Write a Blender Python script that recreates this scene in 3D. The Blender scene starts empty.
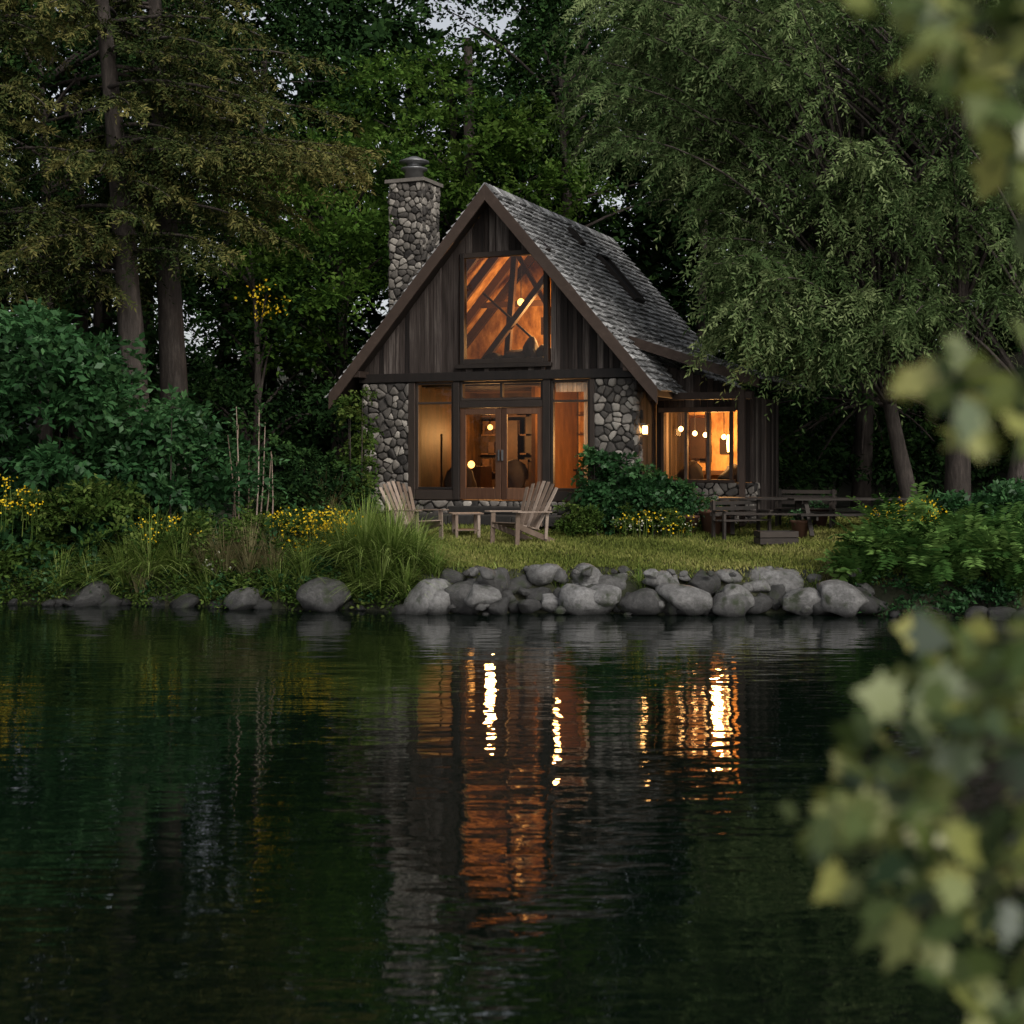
import bpy, bmesh, math, random
import numpy as np
from mathutils import Vector, Matrix, noise
random.seed(5); rng=np.random.default_rng(11)
F=1422.2; H=2.76; HY=458.0
def S(px,py,Y):
    return np.array([(px-512)*Y/F, Y, H-(py-HY)*Y/F])
scene=bpy.context.scene
def link(o,parent=None):
    scene.collection.objects.link(o)
    if parent: o.parent=parent
    return o
def empty(name,loc=(0,0,0),rz=0,scale=1):
    e=bpy.data.objects.new(name,None); e.location=loc; e.rotation_euler=(0,0,rz); e.scale=(scale,)*3
    e.empty_display_size=.2
    return link(e)
def nz(a): return a/np.maximum(np.linalg.norm(a,axis=-1,keepdims=True),1e-9)
def rnd(n): return rng.normal(size=(n,3))

# ---------------------------------------------------------------- materials
def newmat(name):
    m=bpy.data.materials.new(name); m.use_nodes=True
    nt=m.node_tree; nt.nodes.clear()
    out=nt.nodes.new('ShaderNodeOutputMaterial')
    return m,nt,out
def N(nt,t,**k):
    n=nt.nodes.new(t)
    for a,b in k.items():
        if a in n.inputs: n.inputs[a].default_value=b
        else: setattr(n,a,b)
    return n
def ramp(nt,stops):
    r=nt.nodes.new('ShaderNodeValToRGB'); e=r.color_ramp.elements
    while len(e)<len(stops): e.new(.5)
    for i,(p,c) in enumerate(stops):
        e[i].position=p; e[i].color=(*c,1)
    return r
def m_foliage(name,cols,trans=.3,gloss=0.0,rough=.45):
    m,nt,out=newmat(name); L=nt.links.new
    at=N(nt,'ShaderNodeAttribute',attribute_name='tint')
    n=len(cols); r=ramp(nt,[(i/(n-1),c) for i,c in enumerate(cols)])
    L(at.outputs['Fac'],r.inputs[0])
    p=N(nt,'ShaderNodeBsdfDiffuse'); L(r.outputs[0],p.inputs['Color']); cur=p.outputs[0]
    if trans>0:
        t=N(nt,'ShaderNodeBsdfTranslucent'); mx=N(nt,'ShaderNodeMixShader'); mx.inputs[0].default_value=trans
        L(r.outputs[0],t.inputs['Color']); L(cur,mx.inputs[1]); L(t.outputs[0],mx.inputs[2]); cur=mx.outputs[0]
    if gloss>0:
        g_=N(nt,'ShaderNodeBsdfGlossy',Roughness=rough); g_.inputs['Color'].default_value=(.95,.97,.9,1); mx=N(nt,'ShaderNodeMixShader'); mx.inputs[0].default_value=gloss
        L(cur,mx.inputs[1]); L(g_.outputs[0],mx.inputs[2]); cur=mx.outputs[0]
    L(cur,out.inputs[0])
    return m
def m_solid(name,stops,scale=(6,6,6),rough=.8,bump=.3,dist=.02,tintamt=.5,detail=6,spec=.3,coords='Object',metal=0):
    m,nt,out=newmat(name); L=nt.links.new
    tc=N(nt,'ShaderNodeTexCoord'); mp=N(nt,'ShaderNodeMapping'); mp.inputs['Scale'].default_value=scale
    L(tc.outputs[coords],mp.inputs[0])
    no=N(nt,'ShaderNodeTexNoise',Scale=1.0,Detail=float(detail),Roughness=.65); L(mp.outputs[0],no.inputs['Vector'])
    at=N(nt,'ShaderNodeAttribute',attribute_name='tint')
    mx=N(nt,'ShaderNodeMix'); mx.inputs[0].default_value=tintamt
    L(no.outputs['Fac'],mx.inputs[2]); L(at.outputs['Fac'],mx.inputs[3])
    r=ramp(nt,stops); L(mx.outputs[0],r.inputs[0])
    p=N(nt,'ShaderNodeBsdfPrincipled',Roughness=rough,Metallic=metal); p.inputs['Specular IOR Level'].default_value=spec
    L(r.outputs[0],p.inputs['Base Color'])
    b=N(nt,'ShaderNodeBump',Strength=bump,Distance=dist); L(no.outputs['Fac'],b.inputs['Height']); L(b.outputs[0],p.inputs['Normal'])
    L(p.outputs[0],out.inputs[0])
    return m
def m_emit(name,col,s):
    m,nt,out=newmat(name); e=N(nt,'ShaderNodeEmission',Color=(*col,1),Strength=s); nt.links.new(e.outputs[0],out.inputs[0]); return m

M={}
M['plank']=m_solid('dark_weathered_planks',[(.25,(.006,.0045,.004)),(.45,(.022,.015,.012)),(.62,(.055,.042,.036)),(.8,(.19,.16,.14))],scale=(20,20,1.0),rough=.8,bump=.5,tintamt=.36)
M['trim']=m_solid('brown_timber',[(.2,(.024,.015,.011)),(.6,(.06,.04,.03)),(.85,(.14,.10,.08))],scale=(5,5,5),rough=.7,bump=.3)
M['door']=m_solid('door_timber',[(.2,(.045,.02,.011)),(.6,(.115,.055,.03)),(.85,(.2,.10,.055))],scale=(16,16,1.5),rough=.5,bump=.2)
M['darkframe']=m_solid('dark_frame',[(.2,(.010,.008,.007)),(.8,(.042,.03,.023))],scale=(8,8,2),rough=.6)
M['inner']=m_solid('interior_wood',[(.32,(.07,.028,.008)),(.48,(.28,.14,.045)),(.68,(.62,.38,.16))],scale=(3,3,1.6),rough=.6,bump=.2,tintamt=.15)
M['inner_shaded']=m_solid('interior_wood_shaded',[(.25,(.02,.01,.005)),(.5,(.09,.045,.018)),(.8,(.24,.12,.05))],scale=(4,4,1.5),rough=.6,bump=.2)  # interior wood again, with the dimness of left and door rooms in its colour
M['rafter']=m_solid('rafter_wood',[(.2,(.016,.008,.005)),(.8,(.08,.04,.02))],scale=(5,5,5),rough=.7)
M['shingle']=m_solid('cedar_shingles',[(.15,(.09,.088,.086)),(.5,(.33,.325,.32)),(.85,(.62,.61,.60))],scale=(3,9,9),rough=.85,bump=.5,tintamt=.55)
M['stone']=m_solid('field_stone',[(.15,(.028,.025,.023)),(.38,(.09,.08,.07)),(.6,(.18,.16,.138)),(.85,(.37,.335,.29))],scale=(9,9,9),rough=.85,bump=.6,tintamt=.66)
M['mortar']=m_solid('mortar',[(.2,(.018,.016,.014)),(.8,(.055,.05,.044))],scale=(12,12,12),rough=.95)
M['chairwood']=m_solid('weathered_chair_wood',[(.2,(.10,.068,.048)),(.5,(.2,.145,.108)),(.85,(.38,.30,.24))],scale=(6,6,6),rough=.75,bump=.2)
M['tablewood']=m_solid('dark_table_wood',[(.2,(.012,.010,.008)),(.8,(.06,.047,.038))],scale=(6,6,6),rough=.7)
M['bark']=m_solid('bark',[(.2,(.014,.011,.009)),(.5,(.045,.036,.03)),(.85,(.13,.105,.09))],scale=(9,9,2),rough=.9,bump=1,dist=.05,tintamt=.1)
M['metal']=m_solid('flue_metal',[(.2,(.10,.10,.10)),(.8,(.25,.25,.25))],rough=.45,metal=.6)
M['dark']=m_solid('dark_fabric',[(.2,(.01,.01,.01)),(.8,(.05,.04,.04))])
M['terra']=m_solid('terracotta',[(.2,(.06,.028,.017)),(.8,(.15,.075,.045))])
M['cloth']=m_solid('curtain_cloth',[(.2,(.5,.45,.38)),(.8,(.8,.75,.66))])
M['lamp']=m_emit('lamp_glow',(1,.50,.16),16)
M['lamp2']=m_emit('lamp_glow_soft',(1,.42,.1),6)
m,nt,out=newmat('window_glass'); M['glass']=m
fr=N(nt,'ShaderNodeFresnel',IOR=1.5); tr=N(nt,'ShaderNodeBsdfTransparent'); gl=N(nt,'ShaderNodeBsdfGlossy',Roughness=.01); mx=N(nt,'ShaderNodeMixShader')
tr.inputs[0].default_value=(.85,.85,.83,1)
nt.links.new(fr.outputs[0],mx.inputs[0]); nt.links.new(tr.outputs[0],mx.inputs[1]); nt.links.new(gl.outputs[0],mx.inputs[2]); nt.links.new(mx.outputs[0],out.inputs[0])
# boulders
m,nt,out=newmat('boulder_rock'); M['rock']=m; L=nt.links.new
geo=N(nt,'ShaderNodeNewGeometry'); sp=N(nt,'ShaderNodeSeparateXYZ'); L(geo.outputs['Position'],sp.inputs[0])
n1=N(nt,'ShaderNodeTexNoise',Scale=2.2,Detail=8.,Roughness=.7); L(geo.outputs['Position'],n1.inputs['Vector'])
n2=N(nt,'ShaderNodeTexNoise',Scale=11.,Detail=10.,Roughness=.8); L(geo.outputs['Position'],n2.inputs['Vector'])
at=N(nt,'ShaderNodeAttribute',attribute_name='tint')
mm=N(nt,'ShaderNodeMix'); mm.inputs[0].default_value=.55; L(n1.outputs['Fac'],mm.inputs[2]); L(at.outputs['Fac'],mm.inputs[3])
m3=N(nt,'ShaderNodeMix'); m3.inputs[0].default_value=.5; L(mm.outputs[0],m3.inputs[2]); L(n2.outputs['Fac'],m3.inputs[3])
r=ramp(nt,[(.28,(.014,.013,.012)),(.42,(.052,.05,.047)),(.56,(.135,.13,.123)),(.74,(.35,.34,.33))]); L(m3.outputs[0],r.inputs[0])
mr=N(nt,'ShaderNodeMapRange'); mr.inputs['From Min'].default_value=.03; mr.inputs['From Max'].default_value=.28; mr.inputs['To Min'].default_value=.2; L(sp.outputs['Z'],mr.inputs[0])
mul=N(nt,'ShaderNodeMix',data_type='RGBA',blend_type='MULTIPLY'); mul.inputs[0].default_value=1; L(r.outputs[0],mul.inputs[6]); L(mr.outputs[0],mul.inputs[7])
n3=N(nt,'ShaderNodeTexNoise',Scale=3.5,Detail=5.); L(geo.outputs['Position'],n3.inputs['Vector'])
mo_=ramp(nt,[(.56,(0,0,0)),(.68,(1,1,1))]); L(n3.outputs['Fac'],mo_.inputs[0])
moss=N(nt,'ShaderNodeMix',data_type='RGBA'); L(mo_.outputs[0],moss.inputs[0]); L(mul.outputs[2],moss.inputs[6]); moss.inputs[7].default_value=(.03,.038,.016,1)
p=N(nt,'ShaderNodeBsdfPrincipled',Roughness=.6); L(moss.outputs[2],p.inputs['Base Color'])
b=N(nt,'ShaderNodeBump',Strength=.9,Distance=.06); L(n2.outputs['Fac'],b.inputs['Height']); L(b.outputs[0],p.inputs['Normal']); L(p.outputs[0],out.inputs[0])
# ground
m,nt,out=newmat('ground_soil_grass'); M['ground']=m; L=nt.links.new
geo=N(nt,'ShaderNodeNewGeometry')
n1=N(nt,'ShaderNodeTexNoise',Scale=.8,Detail=8.,Roughness=.65); L(geo.outputs['Position'],n1.inputs['Vector'])
r=ramp(nt,[(.3,(.010,.011,.006)),(.5,(.025,.028,.011)),(.7,(.04,.035,.018))]); L(n1.outputs['Fac'],r.inputs[0])
p=N(nt,'ShaderNodeBsdfPrincipled',Roughness=.95); L(r.outputs[0],p.inputs['Base Color'])
n2=N(nt,'ShaderNodeTexNoise',Scale=25.,Detail=5.); L(geo.outputs['Position'],n2.inputs['Vector'])
b=N(nt,'ShaderNodeBump',Strength=.6,Distance=.04); L(n2.outputs['Fac'],b.inputs['Height']); L(b.outputs[0],p.inputs['Normal']); L(p.outputs[0],out.inputs[0])
# water
m,nt,out=newmat('pond_water'); M['water']=m; L=nt.links.new
geo=N(nt,'ShaderNodeNewGeometry')
def wn(sc,det,rot=0):
    mp=N(nt,'ShaderNodeMapping'); mp.inputs['Scale'].default_value=sc; mp.inputs['Rotation'].default_value=(0,0,rot)
    L(geo.outputs['Position'],mp.inputs[0]); n=N(nt,'ShaderNodeTexNoise',Scale=1.,Detail=det,Roughness=.5); L(mp.outputs[0],n.inputs['Vector']); return n
a=wn((.8,2.4,1),2.,.08); b2=wn((2.2,7,1),2.,-.12); c=wn((.25,.6,1),1.,.2)
ad=N(nt,'ShaderNodeMath',operation='MULTIPLY_ADD'); ad.inputs[1].default_value=.34; L(b2.outputs['Fac'],ad.inputs[0]); L(a.outputs['Fac'],ad.inputs[2])
ad2=N(nt,'ShaderNodeMath',operation='MULTIPLY_ADD'); ad2.inputs[1].default_value=1.5; L(c.outputs['Fac'],ad2.inputs[0]); L(ad.outputs[0],ad2.inputs[2])
p=N(nt,'ShaderNodeBsdfPrincipled',Roughness=.01,IOR=3.1); p.inputs['Base Color'].default_value=(.002,.005,.003,1)
b=N(nt,'ShaderNodeBump',Strength=1.,Distance=.0115); L(ad2.outputs[0],b.inputs['Height']); L(b.outputs[0],p.inputs['Normal']); L(p.outputs[0],out.inputs[0])

FOL={}
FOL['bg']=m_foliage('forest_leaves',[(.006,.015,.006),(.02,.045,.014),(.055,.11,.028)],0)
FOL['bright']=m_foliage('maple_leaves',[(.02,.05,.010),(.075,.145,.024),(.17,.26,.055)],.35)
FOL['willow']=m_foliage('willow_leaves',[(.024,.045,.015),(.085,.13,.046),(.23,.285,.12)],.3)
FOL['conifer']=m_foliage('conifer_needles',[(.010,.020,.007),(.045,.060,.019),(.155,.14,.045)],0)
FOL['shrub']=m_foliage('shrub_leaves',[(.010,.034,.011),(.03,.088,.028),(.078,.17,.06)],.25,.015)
FOL['olive']=m_foliage('olive_leaves',[(.02,.04,.008),(.055,.095,.02),(.14,.175,.045)],.2)
FOL['grass']=m_foliage('tall_grass',[(.05,.09,.016),(.15,.22,.045),(.34,.41,.13)],.25)
FOL['fern']=m_foliage('fern_fronds',[(.02,.055,.012),(.055,.12,.028),(.14,.24,.06)],.25)
FOL['dry']=m_foliage('dry_grass',[(.08,.065,.03),(.18,.16,.075),(.32,.28,.15)],.2)
FOL['lawn']=m_foliage('lawn_grass',[(.07,.09,.02),(.15,.17,.04),(.27,.25,.085)],0)
FOL['yellow']=m_foliage('yellow_petals',[(.5,.30,.015),(.75,.5,.02),(.85,.66,.06)],.2)
FOL['white']=m_foliage('cream_petals',[(.45,.45,.3),(.6,.6,.45),(.7,.7,.6)],.2)
FOL['fg']=m_foliage('foreground_leaves',[(.022,.045,.02),(.08,.12,.03),(.22,.25,.06),(.42,.40,.12)],.4,.045,.4)

# ---------------------------------------------------------------- builders
def raw_mesh(name,co,idx,k,tint,mat,parent=None,smooth=False):
    n=len(idx)//k
    me=bpy.data.meshes.new(name); me.vertices.add(len(co)); me.vertices.foreach_set('co',np.ascontiguousarray(co,dtype=np.float32).ravel())
    me.loops.add(len(idx)); me.loops.foreach_set('vertex_index',np.ascontiguousarray(idx,dtype=np.int32))
    me.polygons.add(n); me.polygons.foreach_set('loop_start',np.arange(n,dtype=np.int32)*k)
    me.update(calc_edges=True)
    a=me.attributes.new('tint','FLOAT','FACE'); a.data.foreach_set('value',np.ascontiguousarray(tint,dtype=np.float32))
    me.materials.append(mat); o=bpy.data.objects.new(name,me); link(o,parent); return o
QUAD=np.array([[0,0,0],[.45,.5,.08],[1,0,0],[.45,-.5,.08]])
LOBE=np.array([[0,0,0],[.12,.28,.02],[.05,.5,.05],[.36,.36,.03],[.52,.58,.06],[.64,.28,.03],[1,0,0],[.64,-.28,.03],[.52,-.58,.06],[.36,-.36,.03],[.05,-.5,.05],[.12,-.28,.02]])
class Leaves:
    def __init__(s): s.b=[]
    def add(s,p,d,n,l,w,t):
        m=len(p); s.b.append([p,nz(d),n,np.broadcast_to(l,(m,)),np.broadcast_to(w,(m,)),np.clip(np.broadcast_to(t,(m,)),0,1)])
    def build(s,name,mat,parent=None,tpl=QUAD):
        p,d,n,l,w,t=[np.concatenate([x[i] for x in s.b]) for i in range(6)]
        side=nz(np.cross(n,d)); n=np.cross(d,side); k=len(tpl)
        co=p[:,None]+d[:,None]*(tpl[None,:,0:1]*l[:,None,None])+side[:,None]*(tpl[None,:,1:2]*w[:,None,None])+n[:,None]*(tpl[None,:,2:3]*l[:,None,None])
        return raw_mesh(name,co.reshape(-1,3),np.arange(len(p)*k),k,t,mat,parent)
    def twigs(s,O,D,TL,n,ll,lw,droop=.3,spread=.55,tint=None,jit=.25,tv=.25,upj=.5):
        m=len(O); D=nz(D); TL=np.broadcast_to(TL,(m,))
        sv=(np.arange(n)+.5)/n+rng.uniform(-.3,.3,(m,n))/n
        down=np.array([0,0,-1.])
        dr=np.broadcast_to(droop,(m,))
        P=O[:,None]+D[:,None]*(sv*TL[:,None])[...,None]+down*(sv**2*(dr*TL)[:,None])[...,None]
        T=nz(D[:,None]+down*(2*dr[:,None]*sv)[...,None])
        ref=nz(np.array([0,0,1.])+rnd(m)*upj)[:,None]
        side=nz(np.cross(T,np.broadcast_to(ref,T.shape)))
        sg=np.where(np.arange(n)%2,1.,-1.)[None,:,None]
        d=T*(1-spread)+side*sg*spread+rng.normal(size=T.shape)*jit
        nn=np.cross(side,T)*1.0+rng.normal(size=T.shape)*.35
        if tint is None: tint=rng.uniform(.1,.9,m)
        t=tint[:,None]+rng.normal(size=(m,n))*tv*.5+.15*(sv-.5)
        sc=rng.uniform(.7,1.25,m*n)
        s.add(P.reshape(-1,3),d.reshape(-1,3),nn.reshape(-1,3),ll*sc,lw*sc,t.ravel())
    def clumps(s,C,R,nt,nl,tl,ll,lw,droop=.35,flat=.7,tint=None):
        m=len(C); R=np.broadcast_to(R,(m,))
        u=nz(rnd(m*nt)); u[:,2]=np.abs(u[:,2])*1.0-.35; 
        rr=rng.uniform(.25,1,(m*nt))[:,None]
        Rr=np.repeat(R,nt)[:,None]
        O=np.repeat(C,nt,0)+u*rr*Rr*np.array([1,1,flat])
        D=u+rnd(m*nt)*.4+np.array([0,0,.1])
        if tint is None: tint=rng.uniform(.1,.85,m)
        t=np.repeat(tint,nt)*.65+.3*(u[:,2]*rr[:,0])+.08+rng.normal(size=m*nt)*.1  # higher twigs tinted lighter: light from above put into the leaf colour
        s.twigs(O,D,tl*rng.uniform(.7,1.2,m*nt),nl,ll,lw,droop,tint=t)
class Acc:
    def __init__(s): s.V=[];s.Fc=[];s.T=[]
    def faces(s,vs,fs,t=None):
        b=len(s.V); s.V+= [tuple(v) for v in vs]; t=random.random() if t is None else t
        for f in fs: s.Fc.append(tuple(b+i for i in f)); s.T.append(t)
    def hexa(s,q,t=None):
        s.faces(q,[(3,2,1,0),(4,5,6,7),(0,1,5,4),(1,2,6,5),(2,3,7,6),(3,0,4,7)],t)
    def box(s,x0,x1,y0,y1,z0,z1,t=None):
        s.hexa([(x0,y0,z0),(x1,y0,z0),(x1,y1,z0),(x0,y1,z0),(x0,y0,z1),(x1,y0,z1),(x1,y1,z1),(x0,y1,z1)],t)
    def beam(s,p0,p1,w,th,side=(0,1,0),t=None):
        p0=Vector(p0);p1=Vector(p1);d=(p1-p0).normalized();sd=Vector(side);sd=(sd-d*sd.dot(d)).normalized();n=d.cross(sd)
        a=sd*w/2;b=n*th/2
        s.hexa([p0-a-b,p0+a-b,p0+a+b,p0-a+b,p1-a-b,p1+a-b,p1+a+b,p1-a+b],t)
    def prism(s,pts,off,t=None):
        n=len(pts);P=[Vector(p) for p in pts];Q=[p+Vector(off) for p in P]
        s.faces(P+Q,[tuple(range(n))[::-1],tuple(range(n,2*n))]+[(i,(i+1)%n,n+(i+1)%n,n+i) for i in range(n)],t)
    def tube(s,pts,rad,k=8,t=None,flute=0):
        pts=[Vector(p) for p in pts];vs=[];fs=[];n=len(pts)
        up=Vector((.3,1,.2))
        for i,p in enumerate(pts):
            d=(pts[min(i+1,n-1)]-pts[max(i-1,0)]).normalized()
            a=d.cross(up).normalized();b=d.cross(a)
            for j in range(k):
                an=2*math.pi*j/k; r=rad[i]*(1+flute*(random.random()-.5))
                vs.append(p+a*math.cos(an)*r+b*math.sin(an)*r)
        for i in range(n-1):
            for j in range(k): fs.append((i*k+j,i*k+(j+1)%k,(i+1)*k+(j+1)%k,(i+1)*k+j))
        fs.append(tuple(range(k))[::-1]); fs.append(tuple((n-1)*k+j for j in range(k)))
        s.faces(vs,fs,t)
    def lathe(s,prof,c,k=20,t=None):
        vs=[];fs=[]
        for r,z in prof:
            for j in range(k): vs.append((c[0]+r*math.cos(2*math.pi*j/k),c[1]+r*math.sin(2*math.pi*j/k),c[2]+z))
        n=len(prof)
        for i in range(n-1):
            for j in range(k): fs.append((i*k+j,i*k+(j+1)%k,(i+1)*k+(j+1)%k,(i+1)*k+j))
        fs.append(tuple(range(k))[::-1]); fs.append(tuple((n-1)*k+j for j in range(k)))
        s.faces(vs,fs,t)
    def build(s,name,mat,parent=None,smooth=False,bevel=0):
        me=bpy.data.meshes.new(name); me.from_pydata(s.V,[],s.Fc); me.update()
        a=me.attributes.new('tint','FLOAT','FACE'); a.data.foreach_set('value',s.T)
        me.materials.append(mat)
        if smooth: me.polygons.foreach_set('use_smooth',[True]*len(me.polygons))
        o=bpy.data.objects.new(name,me); link(o,parent)
        if bevel:
            md=o.modifiers.new('bevel','BEVEL'); md.width=bevel; md.segments=1; md.limit_method='ANGLE'
        return o
def inpoly(poly,n,Y0,Y1):
    poly=np.array(poly,float); out=[]
    lo=poly.min(0);hi=poly.max(0)
    while len(out)<n:
        p=rng.uniform(lo,hi); c=False; j=len(poly)-1
        for i in range(len(poly)):
            xi,yi=poly[i];xj,yj=poly[j]
            if (yi>p[1])!=(yj>p[1]) and p[0]<(xj-xi)*(p[1]-yi)/(yj-yi)+xi: c=not c
            j=i
        if c: out.append(S(p[0],p[1],rng.uniform(Y0,Y1)))
    return np.array(out)

# ---------------------------------------------------------------- terrain + water
def shore(x):
    return np.interp(x,[-80,-20,-12,-7.6,-4,-1.5,2,6,9,14,80],[29,28,27.3,26.8,26.0,25.4,25.2,25.1,24.3,23.2,20])+.12*np.sin(x*1.7)+.08*np.sin(x*4.1+1)
def g(x,y):
    x=np.asarray(x,float);y=np.asarray(y,float)
    d=y-shore(x)
    far=np.interp(d,[-3,0,.65,5,7.8,20,26,60,250],[-1.2,-.05,.74,1.02,1.33,1.5,2.3,9,14])
    d2=4.8-y
    near=np.interp(d2,[-2,0,1,3,10,80],[-1.2,-.05,.5,1.0,1.2,2])
    return np.maximum(far,near)+.03*np.sin(x*2.3+y)*np.sin(y*1.9)
gx=np.concatenate([np.linspace(-250,-22,24)[:-1],np.arange(-22,22,.35),np.linspace(22,250,24)])
gy=np.concatenate([np.linspace(-150,-2,14)[:-1],np.arange(-2,22,1.),np.arange(22,36,.25),np.arange(36,60,1.5),np.linspace(60,400,26)])
X,Y=np.meshgrid(gx,gy); co=np.stack([X,Y,g(X,Y)],-1).reshape(-1,3); nx=len(gx);ny=len(gy)
i,j=np.meshgrid(np.arange(nx-1),np.arange(ny-1)); a=(j*nx+i).ravel()
idx=np.stack([a,a+1,a+1+nx,a+nx],1).ravel()
o=raw_mesh('ground',co,idx,4,np.zeros(len(a)),M['ground']); o.data.polygons.foreach_set('use_smooth',[True]*len(a))
w=Acc(); w.faces([(-90,-30,0),(90,-30,0),(90,34,0),(-90,34,0)],[(0,1,2,3)]); w.build('pond_water',M['water'])

# lawn
n=120000
lx=rng.uniform(-3.6,13,n); ly=shore(lx)+rng.uniform(.45,8.5,n)
P=np.stack([lx,ly,g(lx,ly)-.01],1)
L_=Leaves(); pt_=.45+.35*np.sin(lx*1.3+ly*.7)*np.sin(ly*1.1+lx*.4)
L_.add(P,np.array([0,0,1.])+rnd(n)*.45,rnd(n),rng.uniform(.05,.12,n),.024,pt_+rng.normal(size=n)*.2)
L_.build('lawn_grass',FOL['lawn'])

# ---------------------------------------------------------------- rocks
bm=bmesh.new(); bmesh.ops.create_icosphere(bm,subdivisions=3,radius=1); ICO=np.array([v.co[:] for v in bm.verts]); ICF=[tuple(v.index for v in f.verts) for f in bm.faces]; bm.free()
def rock(acc,c,r,t=None):
    v=ICO.copy(); off=rng.uniform(-50,50,3)
    for _ in range(9):
        n_=nz(rng.normal(size=3)); dd=rng.uniform(.55,.86); ex=np.maximum(0,v@n_-dd); v=v-ex[:,None]*n_*.92
    disp=np.array([noise.noise(Vector(p*1.3+off))*.2+noise.noise(Vector(p*3.5+off))*.09+noise.noise(Vector(p*9+off))*.035 for p in v]); v=v*(1.1+disp[:,None])
    a=rng.uniform(-.5,.5); ca,sa=math.cos(a),math.sin(a); ti=rng.uniform(-.35,.35); ct,st_=math.cos(ti),math.sin(ti)
    v=v*np.array([r[0],r[1],r[2]]); v=v@np.array([[ct,0,st_],[0,1,0],[-st_,0,ct]]); v=v@np.array([[ca,sa,0],[-sa,ca,0],[0,0,1]])
    v=v+np.array(c); acc.faces(v,ICF,rng.uniform(.0,1.) if t is None else t)
R=Acc()
x=-1.7
while x<6.4:
    r=rng.choice([.15,.22,.3,.42])*rng.uniform(.85,1.15); y=shore(x)-.02
    rock(R,(x+r*.5,y+rng.uniform(-.15,.15),.06+r*.3),(r,r*.8,r*rng.uniform(.55,.85))); x+=r*1.5
x=-1.5
while x<6.2:
    r=rng.choice([.13,.2,.3])*rng.uniform(.85,1.15); y=shore(x)+.46
    rock(R,(x+r*.5,y+rng.uniform(-.15,.2),.5+rng.uniform(-.1,.12)),(r,r*.8,r*rng.uniform(.5,.8))); x+=r*1.55
x=-1.5
while x<6.2:
    r=rng.choice([.12,.18,.24])*rng.uniform(.85,1.15); y=shore(x)+.22
    rock(R,(x+r*.5,y+rng.uniform(-.1,.1),.27+rng.uniform(-.08,.1)),(r,r*.8,r*.7),rng.uniform(0,.45)); x+=r*1.9
for k in range(56):
    x=rng.uniform(-1.6,6.4); r=rng.uniform(.06,.16); rock(R,(x,shore(x)+rng.uniform(-.3,.7),rng.uniform(.0,.2) if k%3 else .72),(r,r,r*.7))
for px,py,r in [(600,600,.38),(685,600,.46),(545,575,.32),(590,578,.36),(775,582,.48),(800,602,.42),(840,600,.48),(735,598,.33),(322,597,.5),(437,603,.36),(245,602,.34),(480,596,.36),(92,600,.40)]:
    X0=(px-512)*25.2/F; yy=float(shore(X0))+(-.1 if py>590 else .5); p=S(px,py,yy); rock(R,p,(r,r*.8,r*.66),.8 if 420<px<860 else .3)
for k in range(30):
    px=rng.uniform(10,420) if k<22 else rng.uniform(850,1024); X0=(px-512)*25.8/F; yy=float(shore(X0)); r=rng.uniform(.1,.28); rock(R,((px-512)*yy/F,yy+rng.uniform(-.25,.1),.04),(r,r*.8,r*.65),.2)
R.build('shoreline_rocks',M['rock'],smooth=True)

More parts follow.
